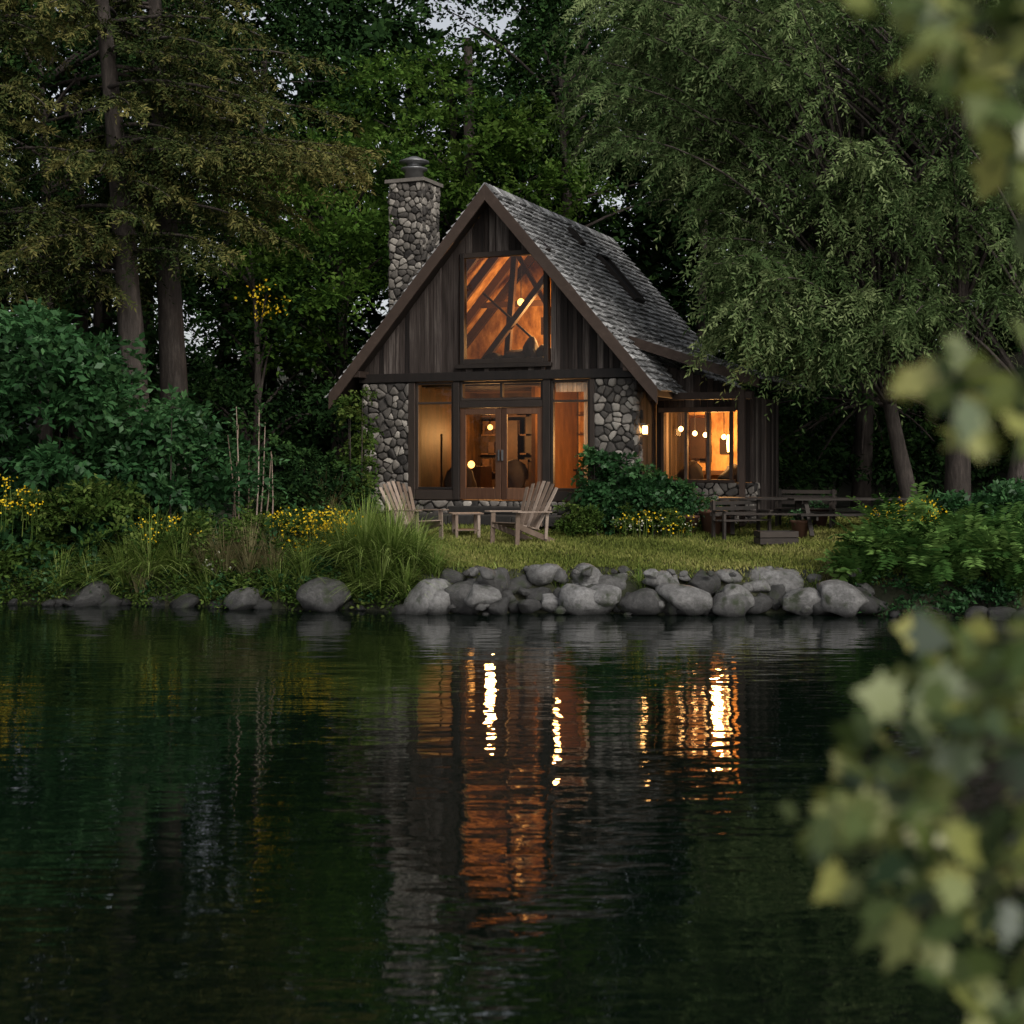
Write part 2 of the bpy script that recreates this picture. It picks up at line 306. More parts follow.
# ---------------------------------------------------------------- cabin
TH=math.radians(23)
cab=empty('stone_cabin',(-.43,33,1.35),-TH)
HW=3.42; AP=7.67; SL=1.153; EV=4.06; LEN=8.5; OH=.45
def rl(u): return AP-SL*abs(u)
def clip(poly,nx_,ny_,d):
    out=[]
    for i in range(len(poly)):
        a=poly[i];b=poly[(i+1)%len(poly)];da=a[0]*nx_+a[1]*ny_-d;db=b[0]*nx_+b[1]*ny_-d
        if da<=0: out.append(a)
        if (da<0)!=(db<0) and abs(da-db)>1e-9:
            t=da/(da-db); out.append((a[0]+(b[0]-a[0])*t,a[1]+(b[1]-a[1])*t))
    return out
def stonework(acc,o,U,V,Nn,w,h,size):
    o=Vector(o);U=Vector(U);V=Vector(V);Nn=Vector(Nn); seeds=[]
    ny_=max(2,round(h/(size*.72)));nx_=max(2,round(w/size))
    for jj in range(ny_):
        for ii in range(nx_+1):
            if random.random()<.2: continue
            seeds.append(((ii+.5*(jj%2)+random.uniform(-.45,.45))*w/nx_,(jj+.5+random.uniform(-.45,.45))*h/ny_))
    for a in seeds:
        if not(-.05<a[0]<w+.05): continue
        poly=[(-.02,0),(w+.02,0),(w+.02,h),(-.02,h)]
        for b in seeds:
            if b is a: continue
            dx,dy=b[0]-a[0],b[1]-a[1];q=dx*dx+dy*dy
            if q>(4*size)**2: continue
            poly=clip(poly,dx,dy,(b[0]**2+b[1]**2-a[0]**2-a[1]**2)/2)
            if len(poly)<3: break
        if len(poly)<3: continue
        pp=[]
        for k in range(len(poly)):
            p_,q_=poly[k],poly[(k+1)%len(poly)]
            for t in (.2,.8): pp.append((p_[0]*(1-t)+q_[0]*t+random.uniform(-.008,.008),p_[1]*(1-t)+q_[1]*t+random.uniform(-.008,.008)))
        cx=sum(p_[0] for p_ in pp)/len(pp);cy=sum(p_[1] for p_ in pp)/len(pp)
        hh=random.uniform(.03,.08);vs=[];fs=[];k=len(pp);tx,ty=random.uniform(-.15,.15),random.uniform(-.15,.15)
        for sc,dz in ((.90,-.03),(.89,hh*.5),(.80,hh*.9),(.5,hh)):
            for p_ in pp:
                dx,dy=(p_[0]-cx)*sc,(p_[1]-cy)*sc
                vs.append(o+U*(cx+dx)+V*(cy+dy)+Nn*(dz+dx*tx+dy*ty))
        for r_ in range(3):
            for q in range(k): fs.append((r_*k+q,r_*k+(q+1)%k,(r_+1)*k+(q+1)%k,(r_+1)*k+q))
        fs.append(tuple(3*k+q for q in range(k))); acc.faces(vs,fs)
st=Acc();mo=Acc()
def pillar(u0,u1,v0,v1,w0,w1,size,faces='FRL'):
    mo.box(u0,u1,v0,v1,w0,w1)
    if 'F' in faces: stonework(st,(u0,v0,w0),(1,0,0),(0,0,1),(0,-1,0),u1-u0,w1-w0,size)
    if 'R' in faces: stonework(st,(u1,v0,w0),(0,1,0),(0,0,1),(1,0,0),v1-v0,w1-w0,size)
    if 'L' in faces: stonework(st,(u0,v1,w0),(0,-1,0),(0,0,1),(-1,0,0),v1-v0,w1-w0,size)
    if 'B' in faces: stonework(st,(u1,v1,w0),(-1,0,0),(0,0,1),(0,1,0),u1-u0,w1-w0,size)
pillar(-HW,-2.2,0,.5,-.3,3.2,.2,'FL'); pillar(2.5,HW,0,.5,-.3,3.2,.2,'FR')
pillar(-3.5,-2.6,1.5,2.4,-.3,8.3,.18,'FRLB')
pillar(-2.2,2.5,.02,.4,-.3,.42,.2,'F')
WE=5.75; WD=4.2
pillar(HW+.02,WE,1.55,1.9,-.3,.85,.2,'FR')
st.build('stones',M['stone'],cab,True); mo.build('mortar',M['mortar'],cab)
ch=Acc(); ch.box(-3.6,-2.5,1.4,2.5,8.302,8.39); ch.build('chimney_slab',M['stone'],cab)
ch=Acc(); ch.lathe([(.24,0),(.24,.28),(.34,.30),(.34,.34),(.2,.36),(.2,.46),(.38,.48),(.38,.52),(.08,.64)],(-3.05,1.95,8.39)); ch.build('chimney_flue',M['metal'],cab,True)
pk=Acc(); u=-HW
while u<HW:
    wd=random.uniform(.10,.18); u2=min(u+wd,HW); vo=random.uniform(-.015,.015)
    def top(q): return rl(q)-.2
    parts=[(3.43,None)]
    if u2>-.86 and u<1.36: parts=[(3.43,3.62),(6.18,None)]
    for b0,b1 in parts:
        if b1: pk.box(u,u2-.01,.05+vo,.1+vo,b0,b1)
        else:
            if min(top(u),top(u2))>b0+.02: pk.prism([(u,.05+vo,b0),(u2-.01,.05+vo,b0),(u2-.01,.05+vo,top(u2)),(u,.05+vo,top(u))],(0,.05,0))
    u=u2
for sx in (-1,1):
    v=.5
    while v<LEN-.3:
        wd=random.uniform(.14,.22)
        a,b=(HW-.08,HW) if sx>0 else (-HW,-HW+.08)
        pk.box(a,b,v,v+wd-.008,-.3,3.5); v+=wd
pk.prism([(-HW,LEN-.4,-.3),(HW,LEN-.4,-.3),(HW,LEN-.4,3.5),(0,LEN-.4,7.4),(-HW,LEN-.4,3.5)],(0,.1,0))
u=HW+.03
while u<WE:
    wd=random.uniform(.12,.2);u2=min(u+wd,WE)
    if u<3.6 or u>5.25: pk.box(u,u2-.008,1.6,1.66,.86,3.6-.3*(u-HW))
    else: pk.box(u,u2-.008,1.6,1.66,2.5,3.6-.3*(u-HW))
    u=u2
v=1.67
while v<WD:
    wd=random.uniform(.14,.2); pk.box(WE-.07,WE-.01,v,v+wd-.008,-.3,2.8); v+=wd
pk.build('siding_planks',M['plank'],cab)
bk=Acc(); bk.prism([(-HW+.1,.12,3.43),(-.9,.12,3.43),(-.9,.12,rl(.9)-.25),(-HW+.1,.12,rl(HW-.1)-.25)],(0,.03,0)); bk.prism([(1.4,.12,3.43),(HW-.1,.12,3.43),(HW-.1,.12,rl(HW-.1)-.25),(1.4,.12,rl(1.4)-.25)],(0,.03,0)); bk.prism([(-.9,.12,6.2),(1.4,.12,6.2),(0,.12,7.4)],(0,.03,0)); bk.build('siding_backing',M['dark'],cab)
tb=Acc()
tb.box(-HW-.08,HW+.08,-.09,.4,3.21,3.42)
for a,b in ((-2.2,-2.02),(-1.02,-.86),(1.24,1.42),(2.38,2.5)): tb.box(a,b,-.05,.3,.43,3.205)
tb.box(-2.198,-2.15,.302,.6,.43,3.2); tb.box(2.45,2.498,.302,.6,.43,3.2)
tb.box(-2.015,-1.025,-.03,.2,.43,.66); tb.box(1.425,2.375,-.03,.2,.43,.66)
tb.box(-.855,1.235,-.03,.2,2.58,2.74)
for a,b,c,d in ((-2.015,-1.025,.665,3.2),(1.425,2.375,.665,3.2),(-.855,1.235,2.745,3.2)):
    tb.box(a,a+.06,0,.12,c,d);tb.box(b-.06,b,0,.12,c,d);tb.box(a+.062,b-.062,0,.12,c,c+.06);tb.box(a+.062,b-.062,0,.12,d-.06,d)
tb.box(.16,.22,0,.12,2.81,3.14)
tb.box(-1.948,-1.09,.0,.1,2.68,2.73); tb.box(1.487,2.311,.0,.1,2.68,2.73)
for a,b,c,d in ((-.86,-.75,3.6,6.2),(1.25,1.36,3.6,6.2),(-.745,1.245,3.6,3.72),(-.745,1.245,6.08,6.2)): tb.box(a,b,-.02,.16,c,d)
tb.box(-.95,1.45,-.07,.05,3.5,3.598)
tb.build('timber_frame',M['darkframe'],cab,bevel=.008)
dr=Acc()
for a,b in ((-.855,.185),(.195,1.235)):
    dr.box(a,a+.14,.0,.07,.44,2.575);dr.box(b-.14,b,.0,.07,.44,2.575)
    dr.box(a+.142,b-.142,.0,.07,.44,.72);dr.box(a+.142,b-.142,.0,.07,2.42,2.575)
dr.build('french_doors',M['door'],cab,bevel=.008)
hd=Acc(); hd.box(.13,.16,-.05,-.002,1.35,1.6); hd.box(.22,.25,-.05,-.002,1.35,1.6); hd.build('door_handles',M['metal'],cab)
gl=Acc()
for a,b,c,d in ((-1.95,-1.09,.73,3.14),(1.49,2.31,.73,3.14),(-.79,1.17,2.81,3.14),(-.71,.04,.73,2.41),(.34,1.09,.73,2.41),(-.745,1.245,3.72,6.08),(3.62,5.2,.95,2.45)):
    vv=.05 if c<5 and a<3 else .08
    if a>3.5: vv=1.63
    gl.faces([(a,vv,c),(b,vv,c),(b,vv,d),(a,vv,d)],[(0,1,2,3)])
gl.build('window_glass',M['glass'],cab)
wf=Acc()
for a in (3.56,4.12,4.65,5.18): wf.box(a,a+.07,1.56,1.7,.92,2.46)
wf.box(3.5,5.3,1.5,1.7,.84,.915); wf.box(3.5,5.3,1.55,1.7,2.465,2.58)
wf.box(5.62,5.74,.7,.82,-.1,2.95)
wf.build('wing_window_frame',M['trim'],cab,bevel=.006)
ca=1/math.sqrt(1+SL*SL); sa=SL*ca
rf=Acc()
for sx in (-1,1):
    A=[(0,-OH+.04,AP-.05),(sx*EV,-OH+.04,AP-SL*EV-.05),(sx*EV,LEN,AP-SL*EV-.05),(0,LEN,AP-.05)]
    rf.prism(A,(0,0,-.12))
rf.build('roof_deck',M['darkframe'],cab)
rk=Acc()
for sx in (-1,1):
    rk.prism([(0,-OH,AP+.02),(sx*(EV+.05),-OH,AP+.02-SL*(EV+.05)),(sx*(EV+.05),-OH,AP-.36-SL*(EV+.05)),(0,-OH,AP-.36)],(0,-.06,0),.6)
    rk.prism([(sx*(EV+.0),-OH+.002,AP-SL*EV-.02),(sx*(EV+.0),LEN,AP-SL*EV-.02),(sx*(EV+.0),LEN,AP-SL*EV-.24),(sx*(EV+.0),-OH+.002,AP-SL*EV-.24)],(sx*.05,0,0),.5)
    for wv in (3.5,): rk.box(min(sx*3.3,sx*3.46),max(sx*3.3,sx*3.46),-OH+.01,.04,wv-.17,wv-.02)
rk.build('rake_boards',M['trim'],cab,bevel=.01)
sh=Acc()
def shingles(A,e,vd,n,length,width,skip=None,ex=.19):
    A=Vector(A);e=Vector(e);vd=Vector(vd);n=Vector(n)
    rows=int(length/ex)+1
    for r_ in range(rows):
        s0=r_*ex; x=-random.uniform(0,.2)
        while x<width:
            wd=random.uniform(.13,.27); x0=max(x,0);x1=min(x+wd-.01,width); x+=wd
            if x1-x0<.03: continue
            if skip and skip(s0,(x0+x1)/2): continue
            th=random.uniform(.025,.05); jl=random.uniform(-.03,.03); le=s0+ex*1.35+jl; lift=.035+random.uniform(0,.015)
            b0=A+e*s0+vd*x0;b1=A+e*s0+vd*x1;b2=A+e*le+vd*x1+n*lift;b3=A+e*le+vd*x0+n*lift
            sh.hexa([b0,b1,b2,b3,b0+n*.012,b1+n*.012,b2+n*th,b3+n*th])
skl=lambda s,v:(1.3<s<2.85 and 4.85<v<5.75) 
shingles((0,-OH-.05,AP-.045),(ca,0,-sa),(0,1,0),(sa,0,ca),EV/ca-.02,LEN+OH,skl)
shingles((0,-OH-.05,AP-.045),(-ca,0,-sa),(0,1,0),(-sa,0,ca),EV/ca-.02,LEN+OH)
WS=.34; WA=Vector((3.0,.7,4.2)); wl=3.25; c2=1/math.sqrt(1+WS*WS); s2=WS*c2; WL=4.6
shingles(WA,(c2,0,-s2),(0,1,0),(s2,0,c2),wl,WL)
sh.build('roof_shingles',M['shingle'],cab)
wr=Acc(); E=WA+Vector((c2,0,-s2))*wl
wr.prism([WA-Vector((0,0,.01)),E-Vector((0,0,.01)),E+Vector((0,WL,-.01)),WA+Vector((0,WL,-.01))],(0,0,-.1))
wr.build('wing_roof_deck',M['darkframe'],cab)
wr=Acc(); wr.prism([WA+Vector((0,-.01,.03)),E+Vector((0,-.01,.03)),E+Vector((0,-.01,-.2)),WA+Vector((0,-.01,-.2))],(0,-.06,0)); 
wr.box(3.5,5.9,.72,.84,2.72,2.88); wr.build('wing_fascia',M['trim'],cab)
rc=Acc()
for k in range(40):
    v0=-OH-.05+k*.225
    for sx in (-1,1):
        rc.prism([(0,v0,AP+.03),(sx*.15,v0,AP+.03-.15*SL),(sx*.15,v0+.24,AP+.015-.15*SL),(0,v0+.24,AP+.015)],(sx*.015,0,.02))
rc.build('ridge_cap',M['shingle'],cab)
sk=Acc(); sg_=Acc()
def sp_(s,v,h): return Vector((ca*s+sa*h,v-OH-.05,AP-.045-sa*s+ca*h))
def slab(acc,s0,s1,v0,v1,h0,h1): acc.hexa([sp_(s0,v0,h0),sp_(s0,v1,h0),sp_(s1,v1,h0),sp_(s1,v0,h0),sp_(s0,v0,h1),sp_(s0,v1,h1),sp_(s1,v1,h1),sp_(s1,v0,h1)])
for s0,s1,v0,v1 in ((1.35,2.95,4.9,5.7),(.55,1.1,4.2,4.5)):
    slab(sk,s0,s0+.08,v0,v1,.0,.16); slab(sk,s1-.08,s1,v0,v1,.0,.16); slab(sk,s0+.082,s1-.082,v0,v0+.08,0,.16); slab(sk,s0+.082,s1-.082,v1-.08,v1,0,.16)
    slab(sg_,s0+.082,s1-.082,v0+.082,v1-.082,.05,.09)
sk.build('skylight_frame',M['darkframe'],cab); sg_.build('skylight_pane',M['dark'],cab)
# interior
it=Acc()
it.box(-3.3,3.3,.42,5.0,.3,.42)
it.box(.4,3.3,4.6,4.7,.43,3.25); it.box(3.2,3.28,.52,4.6,.43,3.25)
it.prism([(-3.3,4.0,3.45),(3.3,4.0,3.45),(0,4.0,7.3)],(0,.1,0))
for sx in (-1,1): it.prism([(0,.16,AP-.22),(sx*3.3,.16,AP-.22-SL*3.3),(sx*3.3,4.0,AP-.22-SL*3.3),(0,4.0,AP-.22)],(0,0,-.03))
it.box(HW+.05,WE-.08,WD-.1,WD,-.1,2.8); it.box(HW+.05,WE-.08,1.7,WD-.1,2.75,2.8)
it.build('interior_walls',M['inner'],cab)
it=Acc(); it.box(-2.4,.4,4.6,4.7,.43,3.25); it.box(-2.48,-2.4,.52,4.7,.43,3.25); it.box(.3,.4,1.6,4.5,.43,3.2); it.box(-3.3,3.3,.42,4.7,3.27,3.4); it.box(HW+.05,WE-.08,1.7,WD-.1,.2,.3)
it.build('interior_shaded_panelling',M['inner_shaded'],cab)
ra=Acc()
for vv in (.9,1.9,2.9,3.8):
    for sx in (-1,1): ra.beam((0,vv,AP-.4),(sx*3,vv,AP-.4-SL*3),.12,.2)
ra.beam((-1.6,2.9,5.3),(1.6,2.9,5.3),.1,.14)
ra.beam((-.9,1.0,3.5),(.95,1.3,5.9),.14,.14); ra.beam((1.3,1.8,4.0),(-.1,1.6,6.4),.1,.1); ra.beam((-.45,1.8,3.5),(-.2,1.8,6.6),.14,.14); ra.beam((-.8,1.2,5.4),(.5,1.4,4.2),.05,.05)
ra.box(-1.8,-1.2,4.3,4.58,.43,2.4); ra.box(1.5,1.56,2,2.1,.43,3.2); ra.box(-.6,.2,3.6,4.2,.43,1.3)
ra.box(-2.3,-1.5,2.6,3.3,.43,1.2); ra.box(-1.95,-1.9,1.2,1.25,.43,2.0); ra.box(1.9,2.0,1.4,1.5,.43,3.2); ra.box(1.6,2.3,1.0,1.5,1.1,1.15); ra.box(1.65,1.7,1.05,1.1,.43,1.1); ra.box(2.2,2.25,1.05,1.1,.43,1.1)
for k in range(4): ra.box(.45,3.1,4.4,4.58,1.0+k*.5,1.04+k*.5)
for k in range(4): ra.box(-2.3,-1.0,4.4,4.58,1.0+k*.5,1.04+k*.5)
for k in range(8): ra.box(-2.35,3.15,.7+k*.5,.8+k*.5,3.12,3.26)
ra.box(3.6,5.5,3.7,4.05,1.0,1.1); ra.box(4.4,4.5,2.4,2.5,.3,2.7); ra.box(3.6,4.1,3.9,4.05,1.4,2.4); ra.box(4.9,5.5,3.9,4.05,1.5,2.1)
for k in range(34): 
    ub=random.uniform(.5,3.0) if k%2 else random.uniform(-2.3,-1.1); kk=random.randint(0,3); ra.box(ub,ub+random.uniform(.08,.3),4.35,4.5,1.042+kk*.5,1.1+kk*.5+random.uniform(.05,.3))
for k in range(7):
    a_,b_=[(2.3,1.6),(1.2,2.0),(2.6,2.2),(.9,1.3),(4.3,1.5),(3.8,1.3),(1.8,1.2)][k]; vv=4.585 if a_<3.3 else WD-.13
    ra.box(a_,a_+.3,vv,vv+.012,b_,b_+.4)
for a_,b_ in ((-.4,4.6),(.3,5.2),(.9,4.4)): ra.box(a_,a_+.4,3.97,3.985,b_,b_+.45)
ra.build('interior_beams',M['rafter'],cab)
fu=Acc()
for c_,r_ in (((-.4,1.0,3.72),(.35,.3,.22)),((.1,1.1,3.75),(.3,.3,.32)),((.55,1.1,3.75),(.28,.3,.45)),((.95,1.0,3.8),(.3,.25,.34)),((-1.5,1.4,.9),(.4,.35,.5)),((-.3,1.8,.8),(.4,.35,.5)),((1.9,1.5,.85),(.35,.3,.45)),((4.1,2.2,1.0),(.3,.3,.35)),((5.0,2.4,.95),(.3,.3,.3))):
    rock(fu,c_,r_)
fu.build('upholstered_furniture',M['dark'],cab,True)
cu=Acc()
for k in range(5): cu.box(2.18+k*.028,2.2+k*.028,.14+.02*(k%2),.17+.02*(k%2),.75,3.1)
for k in range(14): cu.box(1.5+k*.056,1.55+k*.056,.14+.02*(k%2),.16+.02*(k%2),2.92,3.13)
cu.build('curtain',M['cloth'],cab)
la=Acc(); l2=Acc(); cord=Acc()
def bulb(u,v,w_,r,acc=la,cl=.5): acc.lathe([(r*.3,r),(r*.8,r*.6),(r,0),(r*.8,-r*.6),(r*.3,-r)],(u,v,w_),12); cord.box(u-.008,u+.008,v-.008,v+.008,w_+r,w_+r+cl)
la.lathe([(.035,0),(.05,.2),(.05,.5),(.03,.6)],(.98,1.2,1.9),10)
bulb(2.0,2.6,2.5,.06); bulb(-1.5,3.2,2.2,.07,l2); bulb(-1.3,1.6,1.25,.09,l2,.02)
for a,b,c_ in ((3.8,2.4,2.1),(4.0,2.9,2.0),(4.45,2.2,1.95),(4.92,2.1,1.9)): bulb(a,b,c_,.06)
la.lathe([(.05,0),(.07,.2),(.05,.4)],(5.05,2.1,1.55),10)
bulb(.75,2.8,4.4,.07,l2,.02); bulb(.15,1.3,5.15,.09,l2,1.9)
la.build('lamp_bulbs',M['lamp'],cab,True); l2.build('lamp_shades',M['lamp2'],cab,True); cord.build('lamp_cords',M['dark'],cab)
ln=Acc(); ln.lathe([(.05,0),(.06,.02),(.06,.16),(.05,.18)],(3.58,.3,1.95),8); ln.build('lantern_glass',M['lamp'],cab); ln=Acc(); ln.box(3.50,3.66,.22,.38,2.14,2.16); ln.box(3.52,3.64,.24,.36,1.92,1.945); ln.box(3.42,3.58,.29,.31,2.165,2.19); ln.build('lantern_frame',M['metal'],cab)
def pt(name,loc,e,col=(1,.49,.16),r=.12):
    l=bpy.data.lights.new(name,'POINT'); l.energy=e; l.color=col; l.shadow_soft_size=r
    o=bpy.data.objects.new(name,l); o.location=loc; link(o,cab)
pt('lamp_light_upper',(.8,2.2,4.6),520)
pt('lamp_light_lower',(1.0,1.35,2.5),100); pt('lamp_light_right',(2.5,2.4,1.7),420); pt('lamp_light_left',(-1.5,3.2,2.0),240)
pt('lamp_light_wing',(4.6,2.7,1.9),320)
pa=Acc()
for k in range(6): pa.box(-2.2+k*.79,-1.42+k*.79,-1.2,-.14,-.1,.12+.01*(k%2))
pa.box(-.9,1.3,-.6,-.13,.135,.3); pa.build('patio_steps',M['mortar'],cab,bevel=.02)

# ---------------------------------------------------------------- furniture
def adirondack(px,Y,rz,scale):
    X0=(px-512)*Y/F; e=empty('adirondack_chair',(X0,Y,float(g(X0,Y))+.0),rz,scale); a=Acc()
    for k in range(6):
        t=k/5; a.beam((-.2+.55*t,-.28,.26+.12*t),(-.2+.55*t,.28,.26+.12*t),.09,.02,(1,0,.2))
    for sy in (-1,1):
        a.beam((.36,sy*.3,0),(.34,sy*.3,.56),.1,.025,(1,0,0)); a.beam((.38,sy*.27,.35),(-.62,sy*.27,.02),.1,.025,(0,0,1))
        a.beam((.45,sy*.34,.58),(-.42,sy*.34,.56),.14,.022,(0,1,0)); a.beam((-.36,sy*.31,.08),(-.4,sy*.31,.55),.07,.025,(1,0,0))
    for k in range(7):
        t=(k-3)/3; hh=1.0-.13*t*t
        a.beam((-.2,t*.22,.24),(-.2-.45*hh,t*.36,.24+.86*hh),.074,.018,(0,1,0))
    a.beam((-.27,-.3,.34),(-.27,.3,.34),.07,.02,(0,0,1)); a.beam((-.44,-.36,.62),(-.44,.36,.62),.07,.02,(0,0,1))
    a.build('slats_and_frame',M['chairwood'],e,bevel=.004)
adirondack(416,30.1,math.radians(-44),1.15)
adirondack(519,29.5,math.radians(-134),1.18)
Y0=30.6;X0=(466-512)*Y0/F
e=empty('side_table',(X0,Y0,float(g(X0,Y0))),.2)
a=Acc()
for k in range(5): a.box(-.34,.34,-.28+k*.115,-.18+k*.115,.5,.525)
for sx in (-1,1):
    for sy in (-1,1): a.box(sx*.24-.03,sx*.24+.03,sy*.22-.03,sy*.22+.03,0,.497)
a.box(-.24,.24,-.26,.3,.15,.17); a.build('table_frame',M['chairwood'],e)
def picnic(px,Y,rz,L2):
    X0=(px-512)*Y/F; e=empty('picnic_table',(X0,Y,float(g(X0,Y))),rz); a=Acc()
    for k in range(5): a.box(-L2,L2,-.38+k*.155,-.24+k*.155,.74,.78)
    for sy in (-1,1):
        for q in (0,1): a.box(-L2,L2,sy*.72-.13+q*.14,sy*.72-.005+q*.14,.43,.465)
    for sx in (-1,1):
        xx=sx*(L2-.3)
        a.beam((xx,-.2,.735),(xx,-.65,0),.09,.05,(1,0,0)); a.beam((xx,.2,.735),(xx,.65,0),.09,.05,(1,0,0))
        a.beam((xx+.06,-.82,.38),(xx+.06,.82,.38),.09,.04,(0,0,1))
    a.build('boards',M['tablewood'],e)
picnic(848,30.6,.1,1.3); picnic(765,31.0,-.15,1.0)
def bench(px,Y,rz):
    X0=(px-512)*Y/F; e=empty('garden_bench',(X0,Y,float(g(X0,Y))),rz); a=Acc()
    for k in range(4): a.box(-.65,.65,-.22+k*.11,-.13+k*.11,.42,.445)
    for k in range(3): a.box(-.65,.65,.235,.26,.52+k*.12,.6+k*.12)
    for sx in (-1,1):
        a.box(sx*.6-.03,sx*.6+.03,-.2,-.14,0,.418); a.box(sx*.6-.03,sx*.6+.03,.175,.232,0,.86); a.box(sx*.6-.04,sx*.6+.04,-.24,.17,.62,.65); a.box(sx*.6-.03,sx*.6+.03,-.2,-.14,.447,.618)
    a.build('boards',M['tablewood'],e)
bench(742,30.3,.5); bench(805,31.6,-.4)
def crate(px,Y):
    X0=(px-512)*Y/F; e=empty('wooden_planter',(X0,Y,float(g(X0,Y))),.1); a=Acc()
    for k in range(2):
        a.box(-.4,.4,-.25,-.22,.02+k*.14,.14+k*.14); a.box(-.4,.4,.22,.25,.02+k*.14,.14+k*.14)
        a.box(-.4,-.37,-.218,.218,.02+k*.14,.14+k*.14); a.box(.37,.4,-.218,.218,.02+k*.14,.14+k*.14)
    a.box(-.36,.36,-.21,.21,.05,.22); a.build('boards',M['tablewood'],e)
crate(776,29.2)
for px,Y,sc in ((712,30.9,1.1),(727,31.2,.8),(690,30.8,.8),(800,30.2,.8),(820,31.6,.8)):
    X0=(px-512)*Y/F; e=empty('plant_pot',(X0,Y,float(g(X0,Y))),0,sc); a=Acc()
    a.lathe([(.16,0),(.24,.42),(.27,.43),(.27,.5),(.22,.5),(.2,.4)],(0,0,0)); a.build('pot',M['terra'],e,True)
    q=Leaves(); q.clumps(np.array([[0,0,.6]]),.2,30,6,.25,.08,.04,tint=np.array([.5])); q.build('pot_plant',FOL['shrub'],e)

# ---------------------------------------------------------------- trees
def curve(p0,p1,p2,n): 
    t=np.linspace(0,1,n)[:,None]; return (1-t)**2*p0+2*t*(1-t)*p1+t*t*p2
we=empty('willow_tree'); tr=Acc(); lf=Leaves()
bases=[S(917,512,31.5),S(957,515,31),S(1004,520,30.2)]
tops=[]
for i_,b in enumerate(bases):
    b[2]=float(g(b[0],b[1]))-.1
    tp=b+np.array([(-1.4,.3,8.),(.4,.8,9.5),(1.6,-.2,8.5)][i_]); mid=(b+tp)/2+np.array([.3*(i_-1),0,.5]); c_=curve(b,mid,tp,14)
    r0=[.2,.3,.26][i_]
    tr.tube(c_,[r0*(1.35 if k==0 else 1)*(1-.72*k/13) for k in range(14)],10,flute=.12); tops.append(c_)
tips=inpoly([(548,-60),(1120,-70),(1120,330),(1010,330),(930,345),(840,350),(770,335),(722,292),(700,245),(660,190),(610,165),(575,110)],240,28,36)
ex=inpoly([(550,-40),(720,-40),(720,230),(650,180),(580,130)],50,30,35)
ex2=inpoly([(700,250),(860,250),(880,365),(760,370),(716,340)],44,28.6,30.8)
tips=np.concatenate([tips,ex,ex2])
for tp in tips:
    ci=tops[random.randrange(3)] if tp[0]>7 else tops[random.choice([0,0,1])]
    k=int(np.clip((tp[2]-3.5)/12*14,4,12)); o0=ci[k]
    c_=curve(o0,(o0+tp)/2+np.array([0,0,1.2+.12*np.linalg.norm(tp-o0)]),tp,12)
    tr.tube(c_,[.045*(1-.85*q/11)+.005 for q in range(12)],5)
    tt=rng.uniform(.5,1,26)*11; a0=np.floor(tt).astype(int).clip(0,10); fr_=(tt-a0)[:,None]
    O=c_[a0]*(1-fr_)+c_[a0+1]*fr_
    dirh=nz((tp-o0)*np.array([1,1,0])); D=dirh*.6+rnd(26)*np.array([.55,.55,.2])+np.array([0,0,.05])
    lf.twigs(O,D,rng.uniform(.5,1.3,26),28,.14,.042,droop=rng.uniform(.4,1.1,26),spread=.45,tint=np.full(26,rng.uniform(.1,.85))+rng.normal(size=26)*.12,upj=1.,jit=.2)
tr.build('trunk_and_limbs',M['bark'],we,True); lf.build('crown',FOL['willow'],we)

def conifer(base,top,r0,zmin,nb,Lmax,extra=(),bow=.4,dens=1.0):
    e=empty('conifer_tree'); tr=Acc(); lf=Leaves()
    base=np.array(base);top=np.array(top); base[2]=float(g(base[0],base[1]))-.2
    mid=(base+top)/2+np.array([bow,0,0]); c_=curve(base,mid,top,24)
    tr.tube(c_,[r0*(1.3 if k==0 else 1)*(1-.85*k/23)+.02 for k in range(24)],12,flute=.12)
    zs=c_[:,2]
    bl=[]
    for k in range(nb):
        t=(k+rng.uniform(0,1))/nb; z=zmin+(top[2]-zmin)*t; bl.append((z,rng.uniform(0,2*math.pi),Lmax*(1-.75*t)*rng.uniform(.65,1.1)))
    bl+=list(extra)
    for z,az,Lb in bl:
        o0=np.array([np.interp(z,zs,c_[:,0]),np.interp(z,zs,c_[:,1]),z]); h=np.array([math.cos(az),math.sin(az),0])
        s_=np.linspace(0,1,12)[:,None]; up=rng.uniform(.05,.25)
        wob=np.cross(h,[0,0,1])*np.sin(s_*4+rng.uniform(0,6))*.06*Lb
        sag=.2 if Lb<4.5 else .1
        bc=o0+h*s_*Lb+np.array([0,0,1])*(up*s_-(sag+up)*s_**2)*Lb+wob
        tr.tube(bc,[.045*(1-.9*q/11)+.006 for q in range(12)],5)
        nt_=int(Lb*(17 if Lb<5 else 24)*dens); tt=rng.uniform(.08,1,nt_)*11;a0=np.floor(tt).astype(int).clip(0,10); fr_=(tt-a0)[:,None]; O=bc[a0]*(1-fr_)+bc[a0+1]*fr_
        sd=np.cross(h,[0,0,1])*np.where(rng.random(nt_)>.5,1,-1)[:,None]
        D=sd*.75+h*.7+rnd(nt_)*.25; fr2=tt/11
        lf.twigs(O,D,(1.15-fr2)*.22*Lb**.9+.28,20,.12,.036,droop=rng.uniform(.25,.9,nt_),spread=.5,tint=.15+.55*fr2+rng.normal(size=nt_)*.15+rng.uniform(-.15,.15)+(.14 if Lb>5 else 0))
    tr.build('trunk_and_branches',M['bark'],e,True); lf.build('needles',FOL['conifer'],e)
bA=S(142,520,31); tA=S(78,-60,31)
